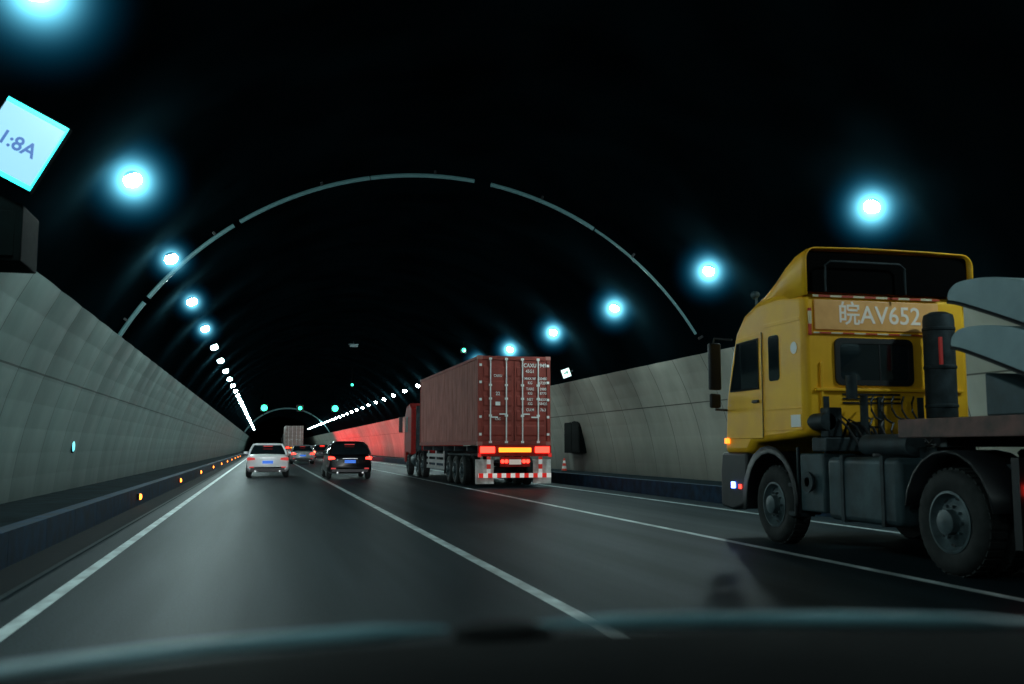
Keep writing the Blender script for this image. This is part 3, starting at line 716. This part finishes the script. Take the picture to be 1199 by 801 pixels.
MB().lathe([(0,.0),(.16,.0),(.17,.03),(0,.03)],(0,0,0),'x',20).build('housing',M_CABINET,K,smooth=True)
MB().lathe([(0,.06),(.1,.05),(.13,.031)],(0,0,0),'x',20,cap=False).build('lens',M_CYAN,K,smooth=True)
K=thing('hydrant_cabinet','dark hydrant cabinet in the right wall beside the container lorry','cabinet',(12.78,39.4,1.1))
MB().box(-.12,.3,-.1,2.1,-.05,1.45).build('cabinet_frame',M_CABINET,K,bevel=.02)
MB().box(-.135,-.121,.02,.97,.05,1.35).build('cabinet_door',M_CABINET,K); MB().box(-.135,-.121,1.03,1.98,.05,1.35).build('cabinet_door',M_CABINET,K)
K=thing('traffic_cone','red and white traffic cone on the right walkway past the container lorry','cone',(12.2,40,.30))
MB().box(-.15,.15,-.15,.15,0,.03).build('base',M_BLACK,K); MB().lathe([(.11,.03),(.035,.52),(.02,.54)],axis='z',n=18).build('cone_body',M_CONE,K,smooth=True)
K=thing('direction_sign','small white lit square sign high on the right wall beside the container lorry','sign',(11.75,38.2,4.25),(0,R(-20),0))
MB().box(-.2,.2,.0,.06,-.2,.2).build('sign_box',M_CABINET,K); MB().box(-.17,.17,-.012,-.001,-.17,.17).build('sign_face',M_WSIGN,K)
MB().prism([(-.1,-.02),(.02,-.02),(.02,-.08),(.12,.02),(.02,.12),(.02,.05),(-.1,.05)],-.018,-.013,'y').build('sign_arrow',emi('sign_green',(.01,.35,.2),.6),K)
MB().box(.2,.5,.02,.05,-.03,.03).build('bracket',M_STEEL,K)
def signal(x,y,z,label,r=.22,s=.38):
    K=thing('lane_signal',label,'signal',(x,y,z),group='green lane signals hung from the vault')
    MB().box(-s,s,.0,.2,-s,s).build('signal_box',M_BLACK,K,bevel=.02)
    MB().lathe([(0,-.05),(r*.8,-.03),(r,-.001)],(0,0,0),'y',20,cap=False).build('signal_lens',M_GREEN,K,smooth=True)
    MB().box(-.04,.04,.08,.12,s,min(2.6,CZ+math.sqrt(9.05**2-(x-CX)**2)-z)).build('hanger',M_DASH,K)
signal(.05,124,6.0,'green lane signal above the white sedan far down the tunnel',.36,.42)
signal(4.3,124,6.0,'green lane signal above the middle lane, between the two other far signals',.22,.42)
signal(8.5,124,6.0,'green lane signal above the right lane beside the container lorry cab',.36,.42)
signal(9.9,50,6.25,'small green light hung above the brown container',.10,.14)
signal(7.3,86,6.6,'tiny green light up the vault left of the brown container',.10,.14)
K=thing('surveillance_camera','small pale surveillance camera hanging from the middle of the vault','camera',(5.9,69,8.25))
MB().box(-.25,.3,-.1,.1,-.08,.08).prism([(-.35,.08),(.35,.08),(.32,.12),(-.32,.12)],-.13,.13,'y').build('camera_body',M_SLAB,K,bevel=.02)
MB().cyl((-.31,0,0),.06,.06,'x',14).build('lens',M_BLACK,K); MB().tube([(0,0,.1),(0,0,.4)],.03).build('hanger',M_STEEL,K)

# ------------------------------------------------------------------ own car: dashboard seen at the bottom
D=thing('car_dashboard','dark dashboard of the car the view is taken from, along the bottom','dashboard',(0,0,0))
def dz_(x):
    t=(x-.25)
    return .009+(-.085*t*t if t<0 else -.045*t*t)
loops=[]
for x in [-.9+.12*i for i in range(19)]:
    c=.05*((x-.3)/1.0)**2; q=dz_(x)
    loops.append([(x,.30,.75),(x,.36,.99),(x,.75,1.08+q),(x,1.0-c,1.096+q),(x,1.045-c,1.092+q),(x,1.07-c,1.06+q),(x,1.06,.75)])
MB().loft(loops).build('dashboard_top',M_DASH,D,smooth=True)
for x0,x1 in ((-.34,.20),(.30,.95)):  # pale strips shaped to imitate the light reflected along the windscreen base
    n=22; ls=[]
    for k in range(n):
        x=x0+(x1-x0)*k/(n-1); c=.05*((x-.3)/1.0)**2; q=dz_(x); w_=.0085*min(1,(.3+.7*min(k,n-1-k)/3))
        ls.append([(x,1.10-c+w_*1.6*math.cos(2*PI*j/10),1.093+q+w_*math.sin(2*PI*j/10)) for j in range(10)])
    MB().loft(ls).build('painted_reflection',M_REFLECT,D,smooth=True)
MB().loft([[(x*k,y,zz) for x,y in rrect(-.055,.055,-.03,.03,.025,3)] for k,zz in ((1,0),(.95,.008),(.6,.012))]).build('sensor_housing',M_DASH,D,smooth=True,loc=(.255,1.06,1.098))
MB().box(-.95,1.25,1.16,2.1,.55,.86).build('bonnet',M_DASH,D,bevel=.05)

# ------------------------------------------------------------------ world, camera
w=bpy.data.worlds.new('World'); SC.world=w; w.use_nodes=True; nt=w.node_tree
bg=nt.nodes['Background']; sky=nt.nodes.new('ShaderNodeTexSky'); sky.sky_type='NISHITA'; sky.sun_disc=False; sky.sun_elevation=R(1); sky.sun_rotation=R(180)
nt.links.new(sky.outputs[0],bg.inputs[0]); bg.inputs[1].default_value=.003
cam=bpy.data.cameras.new('camera'); co=bpy.data.objects.new('camera',cam); COL.objects.link(co); SC.camera=co
cam.sensor_width=36; cam.lens=35; cam.clip_start=.05; cam.clip_end=1000
ps,ph=R(13.98),R(6.02)
Rv=Vector((math.cos(ps),-math.sin(ps),0)); F=Vector((math.sin(ps)*math.cos(ph),math.cos(ps)*math.cos(ph),math.sin(ph))); U=Rv.cross(F)
co.matrix_world=Matrix(((Rv.x,U.x,-F.x,0),(Rv.y,U.y,-F.y,0),(Rv.z,U.z,-F.z,1.3),(0,0,0,1)))
cam.dof.use_dof=True; cam.dof.focus_distance=30; cam.dof.aperture_fstop=2.0
SC.view_settings.view_transform='Standard'; SC.view_settings.look='None'; SC.view_settings.exposure=0
